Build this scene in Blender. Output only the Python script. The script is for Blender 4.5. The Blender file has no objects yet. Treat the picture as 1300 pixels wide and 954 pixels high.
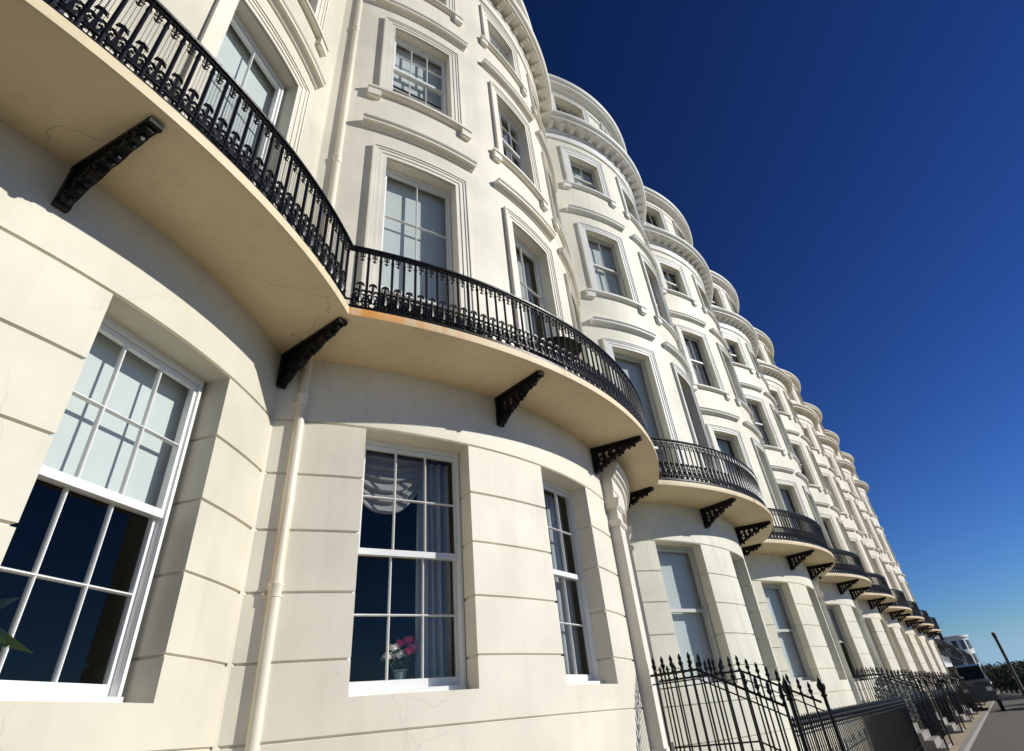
import bpy, math, random
from mathutils import Vector, Matrix
from math import sin, cos, pi, sqrt, asin, radians
random.seed(7)
SC = bpy.context.scene
COL = SC.collection

# ------------------------------------------------------------------ mesh builder
class MB:
    def __init__(s): s.v = []; s.f = []; s.m = []
    def add(s, vs, fs, mi=0):
        b = len(s.v); s.v += [tuple(p) for p in vs]
        s.f += [tuple(b+i for i in f) for f in fs]; s.m += [mi]*len(fs)
    def obox(s, o, u, v, w, a, b, c, mi=0):
        """box in frame o,(u,v,w) with ranges a,b,c"""
        vs = [o+u*x+v*y+w*z for z in c for y in b for x in a]
        s.add(vs, [(0,2,3,1),(4,5,7,6),(0,1,5,4),(2,6,7,3),(0,4,6,2),(1,3,7,5)], mi)
    def box(s, x0, x1, y0, y1, z0, z1, mi=0):
        s.obox(Vector((0,0,0)), X, Y, Z, (x0,x1), (y0,y1), (z0,z1), mi)
    def tube(s, path, r, n=6, cap=True, mi=0):
        path = [Vector(p) for p in path]; k = len(path)
        if not hasattr(r, '__len__'): r = [r]*k
        t0 = (path[1]-path[0]).normalized()
        up = Z if abs(t0.z) < .9 else X
        a = t0.cross(up).normalized(); vs = []
        for i, p in enumerate(path):
            t = (path[min(i+1,k-1)]-path[max(i-1,0)])
            if t.length < 1e-9: t = t0
            t.normalize()
            a = (a-t*a.dot(t))
            a.normalize(); b = t.cross(a)
            for j in range(n):
                q = 2*pi*j/n; vs.append(p+(a*cos(q)+b*sin(q))*r[i])
        fs = [(i*n+j, i*n+(j+1)%n, (i+1)*n+(j+1)%n, (i+1)*n+j) for i in range(k-1) for j in range(n)]
        if cap: fs += [tuple(range(n-1,-1,-1)), tuple(range((k-1)*n, k*n))]
        s.add(vs, fs, mi)
    def lathe(s, c, prof, n=10, mi=0):
        c = Vector(c); vs = []
        for r, z in prof:
            for j in range(n):
                q = 2*pi*j/n; vs.append(c+Vector((r*cos(q), r*sin(q), z)))
        k = len(prof)
        fs = [(i*n+j, i*n+(j+1)%n, (i+1)*n+(j+1)%n, (i+1)*n+j) for i in range(k-1) for j in range(n)]
        fs += [tuple(range(n-1,-1,-1)), tuple(range((k-1)*n, k*n))]
        s.add(vs, fs, mi)
    def prism(s, o, u, w, v, pts, h0, h1, mi=0):
        """polygon pts in (u,w) extruded along v"""
        n = len(pts)
        vs = [o+u*a+w*b+v*h0 for a,b in pts]+[o+u*a+w*b+v*h1 for a,b in pts]
        fs = [tuple(range(n)), tuple(range(2*n-1,n-1,-1))]+[(i,i+n,(i+1)%n+n,(i+1)%n) for i in range(n)]
        s.add(vs, fs, mi)
    def mesh(s, name, mats, ang=32):
        me = bpy.data.meshes.new(name); me.from_pydata(s.v, [], s.f)
        if not isinstance(mats, (list, tuple)): mats = [mats]
        for m in mats: me.materials.append(m)
        if len(mats) > 1: me.polygons.foreach_set('material_index', s.m)
        me.polygons.foreach_set('use_smooth', [True]*len(me.polygons))
        me.validate(); me.update()
        me.set_sharp_from_angle(angle=radians(ang))
        return me
    def build(s, name, mats, parent=None, ang=32):
        return link(name, s.mesh(name, mats, ang), parent)
X = Vector((1,0,0)); Y = Vector((0,1,0)); Z = Vector((0,0,1))
def link(name, me, parent=None, loc=None):
    o = bpy.data.objects.new(name, me); COL.objects.link(o)
    if parent: o.parent = parent
    if loc is not None: o.location = loc
    return o
def tag(o, label=None, cat=None, group=None, kind=None):
    if label: o['label'] = label
    if cat: o['category'] = cat
    if group: o['group'] = group
    if kind: o['kind'] = kind
    return o
def empty(name, loc=(0,0,0), rz=0):
    o = bpy.data.objects.new(name, None); o.location = loc; o.rotation_euler = (0,0,rz)
    COL.objects.link(o); return o

# ------------------------------------------------------------------ materials
def newmat(name):
    m = bpy.data.materials.new(name); m.use_nodes = True
    nt = m.node_tree; nt.nodes.clear()
    out = nt.nodes.new('ShaderNodeOutputMaterial')
    b = nt.nodes.new('ShaderNodeBsdfPrincipled'); nt.links.new(b.outputs[0], out.inputs[0])
    return m, nt, b, out
def N(nt, t, **k):
    n = nt.nodes.new(t)
    for a, v in k.items():
        if hasattr(n, a): setattr(n, a, v)
        else: n.inputs[a.replace('_',' ')].default_value = v
    return n
def ramp(nt, fac, stops):
    r = nt.nodes.new('ShaderNodeValToRGB'); e = r.color_ramp.elements
    while len(e) < len(stops): e.new(.5)
    for i, (p, c) in enumerate(stops):
        e[i].position = p; e[i].color = (c,c,c,1) if not hasattr(c,'__len__') else (*c,1)
    nt.links.new(fac, r.inputs[0]); return r.outputs[0]
def mixc(nt, fac, a, b, mode='MIX'):
    m = nt.nodes.new('ShaderNodeMix'); m.data_type = 'RGBA'; m.blend_type = mode
    for i, x in ((0, fac), (6, a), (7, b)):
        if hasattr(x, 'links'): nt.links.new(x, m.inputs[i])
        elif i == 0: m.inputs[0].default_value = x
        else: m.inputs[i].default_value = (*x,1)
    return m.outputs[2]
def geo(nt, scale=(1,1,1)):
    g = nt.nodes.new('ShaderNodeNewGeometry'); mp = nt.nodes.new('ShaderNodeMapping')
    mp.inputs['Scale'].default_value = scale
    nt.links.new(g.outputs['Position'], mp.inputs['Vector']); return mp.outputs[0]
def noise(nt, vec, sc, det=4, rough=.55):
    n = nt.nodes.new('ShaderNodeTexNoise'); n.inputs['Scale'].default_value = sc
    n.inputs['Detail'].default_value = det; n.inputs['Roughness'].default_value = rough
    nt.links.new(vec, n.inputs['Vector']); return n.outputs[0]
def bump(nt, b, h, st=.3, d=.01, prev=None):
    n = nt.nodes.new('ShaderNodeBump'); n.inputs['Strength'].default_value = st
    n.inputs['Distance'].default_value = d; nt.links.new(h, n.inputs['Height'])
    if prev is not None: nt.links.new(prev, n.inputs['Normal'])
    nt.links.new(n.outputs[0], b.inputs['Normal']); return n.outputs[0]

def stucco(name, col, dirt=.5, rust=0., cracks=.2, rough=.55):
    m, nt, b, out = newmat(name)
    p = geo(nt)
    big = noise(nt, p, .8, 5); c1 = tuple(x*.87 for x in col); c2 = tuple(min(1, x*1.04) for x in col)
    c = mixc(nt, ramp(nt, big, [(.35,0),(.65,1)]), c1, c2)
    st = noise(nt, geo(nt, (5,5,.35)), 1.3, 6, .6)          # vertical weather streaks
    c = mixc(nt, ramp(nt, st, [(.52,0),(.8,.5*dirt)]), c, (.42,.37,.27))
    spot = noise(nt, p, 14, 3, .5)
    c = mixc(nt, ramp(nt, spot, [(.68,0),(.76,.35*dirt)]), c, (.36,.32,.25))
    if cracks:
        v = nt.nodes.new('ShaderNodeTexVoronoi'); v.feature = 'DISTANCE_TO_EDGE'; v.inputs['Scale'].default_value = .42
        wp = nt.nodes.new('ShaderNodeVectorMath'); wp.operation = 'ADD'
        nn = nt.nodes.new('ShaderNodeTexNoise'); nn.inputs['Scale'].default_value = 1.6; nn.inputs['Detail'].default_value = 6
        nt.links.new(p, nn.inputs['Vector']); nt.links.new(p, wp.inputs[0]); nt.links.new(nn.outputs[1], wp.inputs[1])
        nt.links.new(wp.outputs[0], v.inputs['Vector'])
        cr = ramp(nt, v.outputs[0], [(.0,1),(.0035,0)])
        mk = ramp(nt, noise(nt, p, .55, 2), [(.5,0),(.58,1)])
        mu = nt.nodes.new('ShaderNodeMath'); mu.operation = 'MULTIPLY'; nt.links.new(cr, mu.inputs[0]); nt.links.new(mk, mu.inputs[1])
        m2 = nt.nodes.new('ShaderNodeMath'); m2.operation = 'MULTIPLY'; nt.links.new(mu.outputs[0], m2.inputs[0]); m2.inputs[1].default_value = cracks
        c = mixc(nt, m2.outputs[0], c, (.2,.17,.12))
    if rust:
        g_ = nt.nodes.new('ShaderNodeNewGeometry'); sx = nt.nodes.new('ShaderNodeSeparateXYZ'); nt.links.new(g_.outputs['True Normal'], sx.inputs[0])
        ab = nt.nodes.new('ShaderNodeMath'); ab.operation = 'ABSOLUTE'; nt.links.new(sx.outputs[2], ab.inputs[0]); vert_ = ramp(nt, ab.outputs[0], [(.3,1),(.6,0)])
        rn = noise(nt, geo(nt, (7,7,.8)), 1.0, 5, .65)
        rm = ramp(nt, noise(nt, p, .33, 2), [(.45,0.15),(.6,1)])
        mu = nt.nodes.new('ShaderNodeMath'); mu.operation = 'MULTIPLY'
        nt.links.new(ramp(nt, rn, [(.5,0),(.66,rust)]), mu.inputs[0]); nt.links.new(rm, mu.inputs[1])
        m3 = nt.nodes.new('ShaderNodeMath'); m3.operation = 'MULTIPLY'; nt.links.new(mu.outputs[0], m3.inputs[0]); nt.links.new(vert_, m3.inputs[1])
        c = mixc(nt, m3.outputs[0], c, (.52,.2,.04))
        if name == 'slab_1':        # the orange run of rust beside the valley of the first two bows
            sp_ = nt.nodes.new('ShaderNodeSeparateXYZ'); nt.links.new(p, sp_.inputs[0])
            mr = nt.nodes.new('ShaderNodeMapRange'); nt.links.new(sp_.outputs[0], mr.inputs[0]); mr.inputs[1].default_value = 2.7; mr.inputs[2].default_value = 4.3; mr.inputs[3].default_value = 1; mr.inputs[4].default_value = 0
            m4 = nt.nodes.new('ShaderNodeMath'); m4.operation = 'MULTIPLY'; nt.links.new(mr.outputs[0], m4.inputs[0]); nt.links.new(vert_, m4.inputs[1])
            m5 = nt.nodes.new('ShaderNodeMath'); m5.operation = 'MULTIPLY'; nt.links.new(m4.outputs[0], m5.inputs[0]); nt.links.new(ramp(nt, noise(nt, geo(nt, (9,9,.6)), 1.2, 4), [(.36,.15),(.55,1)]), m5.inputs[1])
            c = mixc(nt, m5.outputs[0], c, (.78,.33,.05))
    nt.links.new(c, b.inputs['Base Color'])
    b.inputs['Roughness'].default_value = rough
    b.inputs['Specular IOR Level'].default_value = .35
    n1 = bump(nt, b, noise(nt, p, 3.0, 6, .6), .25, .012)
    bump(nt, b, noise(nt, p, 55, 3, .6), .18, .003, n1)
    return m
def plain(name, col, rough=.5, metal=0, var=.1, nsc=8, bst=.1, bd=.003, spec=.5):
    m, nt, b, out = newmat(name); p = geo(nt)
    n = noise(nt, p, nsc, 4)
    nt.links.new(mixc(nt, n, tuple(x*(1-var) for x in col), tuple(min(1,x*(1+var)) for x in col)), b.inputs['Base Color'])
    b.inputs['Roughness'].default_value = rough; b.inputs['Metallic'].default_value = metal
    b.inputs['Specular IOR Level'].default_value = spec
    if bst: bump(nt, b, noise(nt, p, nsc*5, 3), bst, bd)
    return m
def rusted(name, col, amt=.3):
    m, nt, b, out = newmat(name); p = geo(nt)
    r = ramp(nt, noise(nt, p, 5, 6, .65), [(.62,0),(.72,amt)])
    nt.links.new(mixc(nt, r, col, (.22,.09,.03)), b.inputs['Base Color'])
    b.inputs['Roughness'].default_value = .32; b.inputs['Specular IOR Level'].default_value = .22
    bump(nt, b, noise(nt, p, 40, 3), .5, .004)
    return m
def glassmat(name, ior=1.5, tint=(.92,.95,.94), wob=.02):
    m = bpy.data.materials.new(name); m.use_nodes = True; nt = m.node_tree; nt.nodes.clear()
    out = nt.nodes.new('ShaderNodeOutputMaterial'); mx = nt.nodes.new('ShaderNodeMixShader')
    tr = nt.nodes.new('ShaderNodeBsdfTransparent'); gl = nt.nodes.new('ShaderNodeBsdfGlossy')
    ge = nt.nodes.new('ShaderNodeNewGeometry'); dt = nt.nodes.new('ShaderNodeVectorMath'); dt.operation = 'DOT_PRODUCT'
    nt.links.new(ge.outputs['Incoming'], dt.inputs[0]); nt.links.new(ge.outputs['Normal'], dt.inputs[1])
    def ma(op, a, b=0.):
        n = nt.nodes.new('ShaderNodeMath'); n.operation = op
        for i, x in enumerate((a, b)):
            if hasattr(x, 'links'): nt.links.new(x, n.inputs[i])
            else: n.inputs[i].default_value = x
        return n.outputs[0]
    fr = ma('ADD', ma('MULTIPLY', ma('POWER', ma('SUBTRACT', 1.0, ma('ABSOLUTE', dt.outputs['Value'])), 5.0), .90), .055)   # both faces of a pane
    tr.inputs[0].default_value = (*tint,1); gl.inputs['Roughness'].default_value = 0.0; gl.inputs['Color'].default_value = (.74,.67,.54,1)
    bm = nt.nodes.new('ShaderNodeBump'); bm.inputs['Strength'].default_value = .25; bm.inputs['Distance'].default_value = wob
    nt.links.new(noise(nt, geo(nt), 1.7, 2), bm.inputs['Height']); nt.links.new(bm.outputs[0], gl.inputs['Normal'])
    nt.links.new(fr, mx.inputs[0]); nt.links.new(tr.outputs[0], mx.inputs[1]); nt.links.new(gl.outputs[0], mx.inputs[2])
    nt.links.new(mx.outputs[0], out.inputs[0]); return m
def cloth(name, col, trans=.35):
    m, nt, b, out = newmat(name)
    t = nt.nodes.new('ShaderNodeBsdfTranslucent'); mx = nt.nodes.new('ShaderNodeMixShader'); mx.inputs[0].default_value = trans
    n = noise(nt, geo(nt, (1,1,.3)), 3, 3); c = mixc(nt, n, tuple(x*.88 for x in col), col)
    nt.links.new(c, b.inputs['Base Color']); nt.links.new(c, t.inputs[0]); b.inputs['Roughness'].default_value = .9
    nt.links.new(b.outputs[0], mx.inputs[1]); nt.links.new(t.outputs[0], mx.inputs[2]); nt.links.new(mx.outputs[0], out.inputs[0])
    return m
def leaf(name, col, var=.5):
    m, nt, b, out = newmat(name)
    t = nt.nodes.new('ShaderNodeBsdfTranslucent'); mx = nt.nodes.new('ShaderNodeMixShader'); mx.inputs[0].default_value = .25
    n = ramp(nt, noise(nt, geo(nt), 2.5, 3), [(.35,0),(.65,1)])
    c = mixc(nt, n, tuple(x*(1-var) for x in col), tuple(x*(1+var*.5) for x in col))
    nt.links.new(c, b.inputs['Base Color']); nt.links.new(c, t.inputs[0]); b.inputs['Roughness'].default_value = .6
    nt.links.new(b.outputs[0], mx.inputs[1]); nt.links.new(t.outputs[0], mx.inputs[2]); nt.links.new(mx.outputs[0], out.inputs[0])
    return m

PAL = [  # wall colour, trim colour, rust on the balcony
    ((.66,.615,.495),(.79,.735,.61),.25), ((.80,.75,.62),(.83,.785,.67),.55), ((.765,.745,.61),(.80,.79,.75),.9),
    ((.785,.75,.60),(.80,.785,.72),.6), ((.785,.75,.61),(.81,.79,.73),1.0), ((.79,.73,.58),(.80,.75,.62),1.0),
    ((.80,.72,.58),(.82,.75,.62),.3), ((.81,.72,.57),(.82,.74,.60),.3), ((.80,.72,.57),(.82,.75,.61),.2), ((.80,.73,.60),(.82,.76,.63),.2)]
WALL = [stucco('stucco_%d'%i, c, .4 if i < 2 else .7, 0) for i,(c,t,r) in enumerate(PAL)]
TRIM = [stucco('trim_%d'%i, t, .6 if i > 1 else .3, 0, .2) for i,(c,t,r) in enumerate(PAL)]
SLAB = [stucco('slab_%d'%i, (max(c[0],.74), max(c[1]*.87,.62), max(c[2]*.68,.40)), .6, r, .6) for i,(c,t,r) in enumerate(PAL)]
M = dict(
    iron=rusted('black_iron', (.006,.006,.008), .12), castiron=plain('bracket_iron', (.006,.006,.006), .5, 0, .3, 12, .4, .006, .25),
    sash=plain('white_gloss_paint', (.80,.80,.78), .3, 0, .06, 20, .25, .003), sashold=plain('grey_white_paint', (.55,.54,.50), .5, 0, .2, 14, .3, .003),
    glass=glassmat('window_glass'), blind=cloth('roller_blind', (.82,.85,.85), .25), sheer=cloth('net_curtain', (.62,.64,.68), .4),
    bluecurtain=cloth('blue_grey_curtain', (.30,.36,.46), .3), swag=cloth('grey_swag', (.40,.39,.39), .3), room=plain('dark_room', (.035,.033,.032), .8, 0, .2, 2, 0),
    cream=cloth('cream_curtain', (.72,.72,.68), .3),
    slate=plain('roof_lead', (.16,.16,.17), .6), pipe=stucco('pipe_paint', (.82,.76,.62), .5, .5, 0, .35),
    stone=plain('step_stone', (.27,.25,.22), .8, 0, .15, 6, .4, .004), door=plain('door_paint', (.03,.035,.05), .25),
    wire=plain('netting_wire', (.05,.05,.05), .5, 0, 0, 5, 0), brass=plain('brass', (.5,.36,.12), .3, 1),
    rubber=plain('tyre_rubber', (.02,.02,.02), .8), carglass=plain('car_glass', (.01,.012,.014), .05), chrome=plain('bright_metal', (.6,.6,.62), .2, 1),
    lamp=plain('lamp_lens', (.7,.7,.72), .1), bark=plain('bark', (.08,.06,.045), .9, 0, .3, 9, .5, .01),
    leafdark=leaf('dark_leaf', (.030,.042,.020)), leafbox=leaf('box_leaf', (.06,.12,.03)), leafgrey=leaf('silver_leaf', (.22,.24,.24), .4),
)

# ------------------------------------------------------------------ the terrace: arcs fitted to the photograph
B = [-4.36, 2.7247, 10.0133, 16.7215, 24.0377, 31.0612, 38.1984, 45.2821, 52.3658, 59.4495, 66.5332]
YA, YC, PROJ = 2.7905, 3.7735, .9         # balcony edge: crown and cusp distances; wall stands PROJ behind
class Arc:
    def __init__(s, h):
        s.W = B[h+1]-B[h]; sg = YC-YA; Rs = (s.W**2/4+sg*sg)/(2*sg)
        s.cx = (B[h]+B[h+1])/2; s.cy = YA+Rs; s.R = Rs-PROJ
    def a(s, t): return asin(max(-.999, min(.999, t/s.R)))
    def amax(s, o): return asin(s.W/2/(s.R+o))
    def P(s, a, o, z, clip=True):
        R = s.R+o
        if clip:
            m = s.amax(o); a = max(-m, min(m, a))
        return Vector((s.cx+R*sin(a), s.cy-R*cos(a), z))
    def frame(s, t):
        a = s.a(t); return s.P(a, 0, 0), Vector((cos(a), sin(a), 0)), Vector((-sin(a), cos(a), 0))   # origin, tangent, inward
FULL = 9.0
def sweep(mb, A, t0, t1, prof, mi=0, step=.16):
    """closed profile [(o,z)] swept along the bow between t0 and t1 (FULL: to the party lines)"""
    full0, full1 = t0 <= -FULL, t1 >= FULL
    a0 = A.a(t0) if not full0 else -A.amax(0); a1 = A.a(t1) if not full1 else A.amax(0)
    n = max(2, int((a1-a0)*A.R/step)+1); k = len(prof); vs = []
    for i in range(n+1):
        f = i/n; a = a0+(a1-a0)*f
        for o, z in prof:
            lo = -A.amax(o) if full0 else a0; hi = A.amax(o) if full1 else a1
            vs.append(A.P(lo+(hi-lo)*f, o, z))
    fs = [(i*k+j, i*k+(j+1)%k, (i+1)*k+(j+1)%k, (i+1)*k+j) for i in range(n) for j in range(k)]
    fs += [tuple(range(k-1,-1,-1)), tuple(range(n*k, n*k+k))]
    mb.add(vs, fs, mi)
def cbox(mb, A, t0, t1, z0, z1, o0, o1, mi=0, step=.16):
    sweep(mb, A, t0, t1, [(o0,z0),(o1,z0),(o1,z1),(o0,z1)], mi, step)

REV = .30
def wall(A, zp, ops, name, mats, parent, step=.2):
    """curved wall sheet with grooves zp=[(z,o)], openings [(tc,w,z0,z1)] and their reveals"""
    amax = A.amax(0); cols = []
    n = int(2*amax*A.R/step)
    base = [-amax+2*amax*i/n for i in range(n+1)]
    edges = []
    for tc, w, z0, z1 in ops:
        edges += [(A.a(tc-w/2), -1), (A.a(tc+w/2), 1)]
    for b in base[1:-1]:
        if all(abs(b-e[0]) > .012 for e in edges): cols.append((b, 0))
    cols += sorted(set(edges)); cols.sort(); cols = [(-amax, 'L')]+cols+[(amax, 'R')]
    zs = sorted(set([z for z,o in zp]+[z for op in ops for z in op[2:]]))
    def off(z):
        for (za,oa),(zb,ob) in zip(zp, zp[1:]):
            if za <= z <= zb: return oa+(ob-oa)*((z-za)/(zb-za) if zb > za else 0)
        return 0
    mb = MB(); vs = []
    for z in zs:
        o = off(z)
        for a, k in cols:
            if k == 'L': aa = -A.amax(o)
            elif k == 'R': aa = A.amax(o)
            else: aa = a+(k*-o/A.R if k else 0)
            vs.append(A.P(aa, o, z))
    nc = len(cols); fs = []
    def inside(a, z):
        for tc, w, z0, z1 in ops:
            if A.a(tc-w/2) < a < A.a(tc+w/2) and z0 < z < z1: return True
    for j in range(len(zs)-1):
        for i in range(nc-1):
            if not inside((cols[i][0]+cols[i+1][0])/2, (zs[j]+zs[j+1])/2):
                fs.append((j*nc+i, j*nc+i+1, (j+1)*nc+i+1, (j+1)*nc+i))
    mb.add(vs, fs)
    for tc, w, z0, z1 in ops:
        _, u, v = A.frame(tc)
        for sgn in (-1, 1):
            ci = [i for i,c in enumerate(cols) if c[1] == sgn and abs(c[0]-A.a(tc+sgn*w/2)) < 1e-6][0]
            js = [j for j,z in enumerate(zs) if z0-1e-6 <= z <= z1+1e-6]
            outer = [vs[j*nc+ci] for j in js]; inner = [p+v*REV for p in outer]
            k = len(js); mb.add(outer+inner, [((i, i+1, k+i+1, k+i) if sgn < 0 else (i+1, i, k+i, k+i+1)) for i in range(k-1)])
        ci = [i for i,c in enumerate(cols) if A.a(tc-w/2)-1e-6 <= c[0] <= A.a(tc+w/2)+1e-6]
        for z, fl in ((z0,0),(z1,1)):
            j = zs.index(z); outer = [vs[j*nc+i] for i in ci]; inner = [p+v*REV for p in outer]
            k = len(ci); mb.add(outer+inner, [((i, i+1, k+i+1, k+i) if fl else (i+1, i, k+i, k+i+1)) for i in range(k-1)])
    return mb.build(name, mats, parent, 40)

# ------------------------------------------------------------------ windows
MESHCACHE = {}
def sash_mesh(w, z0, z1, cols, rows, mat, fw=.030, bot=.06, mz=None):
    key = ('sash', round(w,3), round(z1-z0,3), cols, rows, mat.name, bot, mz)
    if key in MESHCACHE: return MESHCACHE[key]
    mb = MB(); H = z1-z0; o = Vector((0,0,0))
    mb.obox(o, X, Y, Z, (-w/2,-w/2+fw), (0,.045), (0,H)); mb.obox(o, X, Y, Z, (w/2-fw,w/2), (0,.045), (0,H))
    mb.obox(o, X, Y, Z, (-w/2+fw,w/2-fw), (.001,.044), (0,bot)); mb.obox(o, X, Y, Z, (-w/2+fw,w/2-fw), (.001,.044), (H-.045,H))
    iw = w-2*fw; r = .0095
    for i in range(1, cols):
        x = -iw/2+iw*i/cols
        mb.prism(o+X*x, X, Y, Z, [(-r,.012),(-r*.35,.002),(r*.35,.002),(r,.012),(r,.04),(-r,.04)], bot, H-.045)
    zz = mz if mz else [bot+(H-.045-bot)*j/rows for j in range(1, rows)]
    for z in zz:
        mb.prism(o+Z*z, Y, Z, X, [(.0,-r*.35),(.0,r*.35),(.011,r),(.039,r),(.039,-r),(.011,-r)], -iw/2, iw/2)
    me = mb.mesh('sash', mat); MESHCACHE[key] = me; return me
def curtain_mesh(x0, x1, z0, z1, mat, folds, amp=.03, y=.0, seed=0):
    rnd = random.Random(seed); mb = MB(); n = max(8, int(folds*8)); m = 5; vs = []
    ph = [rnd.uniform(0,6) for _ in range(3)]
    for j in range(m+1):
        fz = j/m
        for i in range(n+1):
            f = i/n; x = x0+(x1-x0)*f
            yy = y+amp*(sin(f*folds*2*pi+ph[0])+.5*sin(f*folds*3.3*pi+ph[1]+fz))*(1-.35*fz)
            vs.append((x+.01*sin(fz*3+ph[2]+f*9), yy, z0+(z1-z0)*fz))
    mb.add(vs, [(j*(n+1)+i, j*(n+1)+i+1, (j+1)*(n+1)+i+1, (j+1)*(n+1)+i) for j in range(m) for i in range(n)])
    return mb.mesh('curtain', mat, 180)
def window(A, tc, w, z0, z1, parent, meet, cols=3, rows=(2,2), mat=None, dress='blind', seed=0, arch=None, mzu=None, trim=None, hood=None, sill=None, dep=.2):
    """sash window set back in its opening, with its own architrave, hood and sill"""
    mat = mat or M['sash']; P0, u, v = A.frame(tc); half = asin(w/2/A.R)
    base = P0 - v*(-1)*0
    sag = A.R*(1-cos(half)); P0 = P0+v*(sag+dep)
    rz = math.atan2(u.y, u.x)
    W = empty('window', P0, rz); W.parent = parent
    fr = MB(); o = Vector((0,0,0)); fw = .008
    fr.obox(o, X, Y, Z, (-w/2-.02,-w/2+fw), (0,.12), (z0,z1)); fr.obox(o, X, Y, Z, (w/2-fw,w/2+.02), (0,.12), (z0,z1))
    fr.obox(o, X, Y, Z, (-w/2+fw,w/2-fw), (.002,.118), (z1-.055,z1)); fr.obox(o, X, Y, Z, (-w/2+fw,w/2-fw), (-.05,.118), (z0,z0+.05))
    fr.obox(o, X, Y, Z, (-w/2+fw,-w/2+fw+.003), (.015,.1), (z0+.05,z1-.055)); fr.obox(o, X, Y, Z, (w/2-fw-.003,w/2-fw), (.015,.1), (z0+.05,z1-.055))
    fr.build('window_frame', mat, W)
    iw = w-2*fw-.006
    link('sash', sash_mesh(iw, meet-.02, z1-.06, cols, rows[0], mat, mz=mzu), W, (0,.022,meet-.02))
    link('sash', sash_mesh(iw, z0+.05, meet+.03, cols, rows[1], mat, bot=.08), W, (0,.072,z0+.05))
    g = MB(); gx = iw/2-.03
    for gy, ga, gb in ((.046,meet+.03,z1-.08), (.096,z0+.08,meet)): g.add([(-gx,gy,ga),(gx,gy,ga),(gx,gy,gb),(-gx,gy,gb)], [(0,1,2,3)])
    g.build('pane', M['glass'], W)
    bz = z1-.05; H = z1-z0
    if dress.startswith('blind'):
        f = float(dress[5:] or .5); b = MB(); zb = z1-H*f
        b.obox(o, X, Y, Z, (-w/2-.08,w/2+.08), (.18,.183), (zb,bz+.1)); b.tube([(-w/2-.08,.18,zb),(w/2+.08,.18,zb)], .012, 6)
        b.build('blind', M['blind'], W)
    elif dress == 'sheer': link('curtain', curtain_mesh(-w/2, w/2, z0, bz, M['sheer'], 9, .02, .22, seed), W)
    elif dress == 'cream': link('curtain', curtain_mesh(-w/2, w/2, z0, bz, M['cream'], 7, .02, .22, seed), W)
    elif dress == 'sides':
        link('curtain', curtain_mesh(-w/2-.02, -w/2+w*.24, z0, bz, M['sheer'], 3, .025, .24, seed), W)
        link('curtain', curtain_mesh(w/2-w*.26, w/2+.02, z0, bz, M['sheer'], 3, .025, .24, seed+1), W)
    elif dress == 'bluesides':
        link('curtain', curtain_mesh(-w/2-.02, 0, z0, bz, M['bluecurtain'], 4, .03, .22, seed), W)
        link('curtain', curtain_mesh(w*.18, w/2+.02, z0, bz, M['sheer'], 3, .03, .24, seed+1), W)
    elif dress == 'swag':
        link('curtain', curtain_mesh(w*.17, w/2+.02, z0, bz, M['sheer'], 4.5, .03, .30, seed), W)
        link('curtain', curtain_mesh(-w/2-.1, -w/2+.04, z0, bz, M['sheer'], 1.5, .02, .30, seed+2), W)
        s = MB(); n, m = 28, 46; vs = []
        xa, xb = -w/2-.12, w*.20
        for j in range(m+1):
            f = j/m
            for i in range(n+1):
                q = i/n*2-1; x = (xa+xb)/2+(xb-xa)/2*q
                drop = f*(.26+.42*(1-abs(q)**2.4))+.02*sin(f*2*pi*5.5)*(1-q*q)
                vs.append((x, .22-.028*sin(f*2*pi*5.5)*(1-.75*q*q)-.02*(1-q*q), bz-.02-drop))
        s.add(vs, [(j*(n+1)+i, j*(n+1)+i+1, (j+1)*(n+1)+i+1, (j+1)*(n+1)+i) for j in range(m) for i in range(n)])
        s.build('swag', M['swag'], W, 180)
    inv = Matrix.Translation(-P0); inv = Matrix.Rotation(-rz, 4, 'Z') @ inv
    def local(name, mb, m):
        ob = mb.build(name, m, W); ob.data.transform(inv); return ob
    if arch:
        aw, at = arch; a = MB()
        for k, (f0, f1, oo) in enumerate(((0,.34,.022),(.34,.66,.036),(.66,.86,.05),(.86,1,.066))):
            i0, i1 = w/2+aw*f0, w/2+aw*f1; zi, zo = z1+aw*f0*at, z1+aw*f1*at
            cbox(a, A, tc-i1, tc-i0, z0, zi, -.01, oo); cbox(a, A, tc+i0, tc+i1, z0, zi, -.01, oo)
            cbox(a, A, tc-i1, tc+i1, zi, zo, -.01, oo)
        local('architrave', a, trim)
    if hood:
        hz, hw = hood; hm = MB()
        sweep(hm, A, tc-hw/2, tc+hw/2, [(-.01,hz),(.03,hz),(.05,hz+.03),(.07,hz+.04),(.07,hz+.05),(.125,hz+.055),(.13,hz+.095),(.14,hz+.10),(.16,hz+.13),(.16,hz+.145),(-.01,hz+.165)])
        local('hood_mould', hm, trim)
    if sill:
        sz, sw, bh = sill; sm = MB()
        sweep(sm, A, tc-sw/2, tc+sw/2, [(-.01,sz-.09),(.07,sz-.09),(.085,sz-.075),(.11,sz-.065),(.115,sz-.02),(.105,sz-.005),(-.01,sz+.012)])
        for q in (-1, 1):
            e0, e1 = sorted((tc+q*(sw/2-.01), tc+q*(sw/2-.20)))
            cbox(sm, A, e0, e1, sz-.09-bh, sz-.092, -.01, .09)
            cbox(sm, A, e0+.02, e1-.02, sz-.09-bh-.03, sz-.092-bh, -.01, .065)
        local('sill', sm, trim)
    return W

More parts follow.
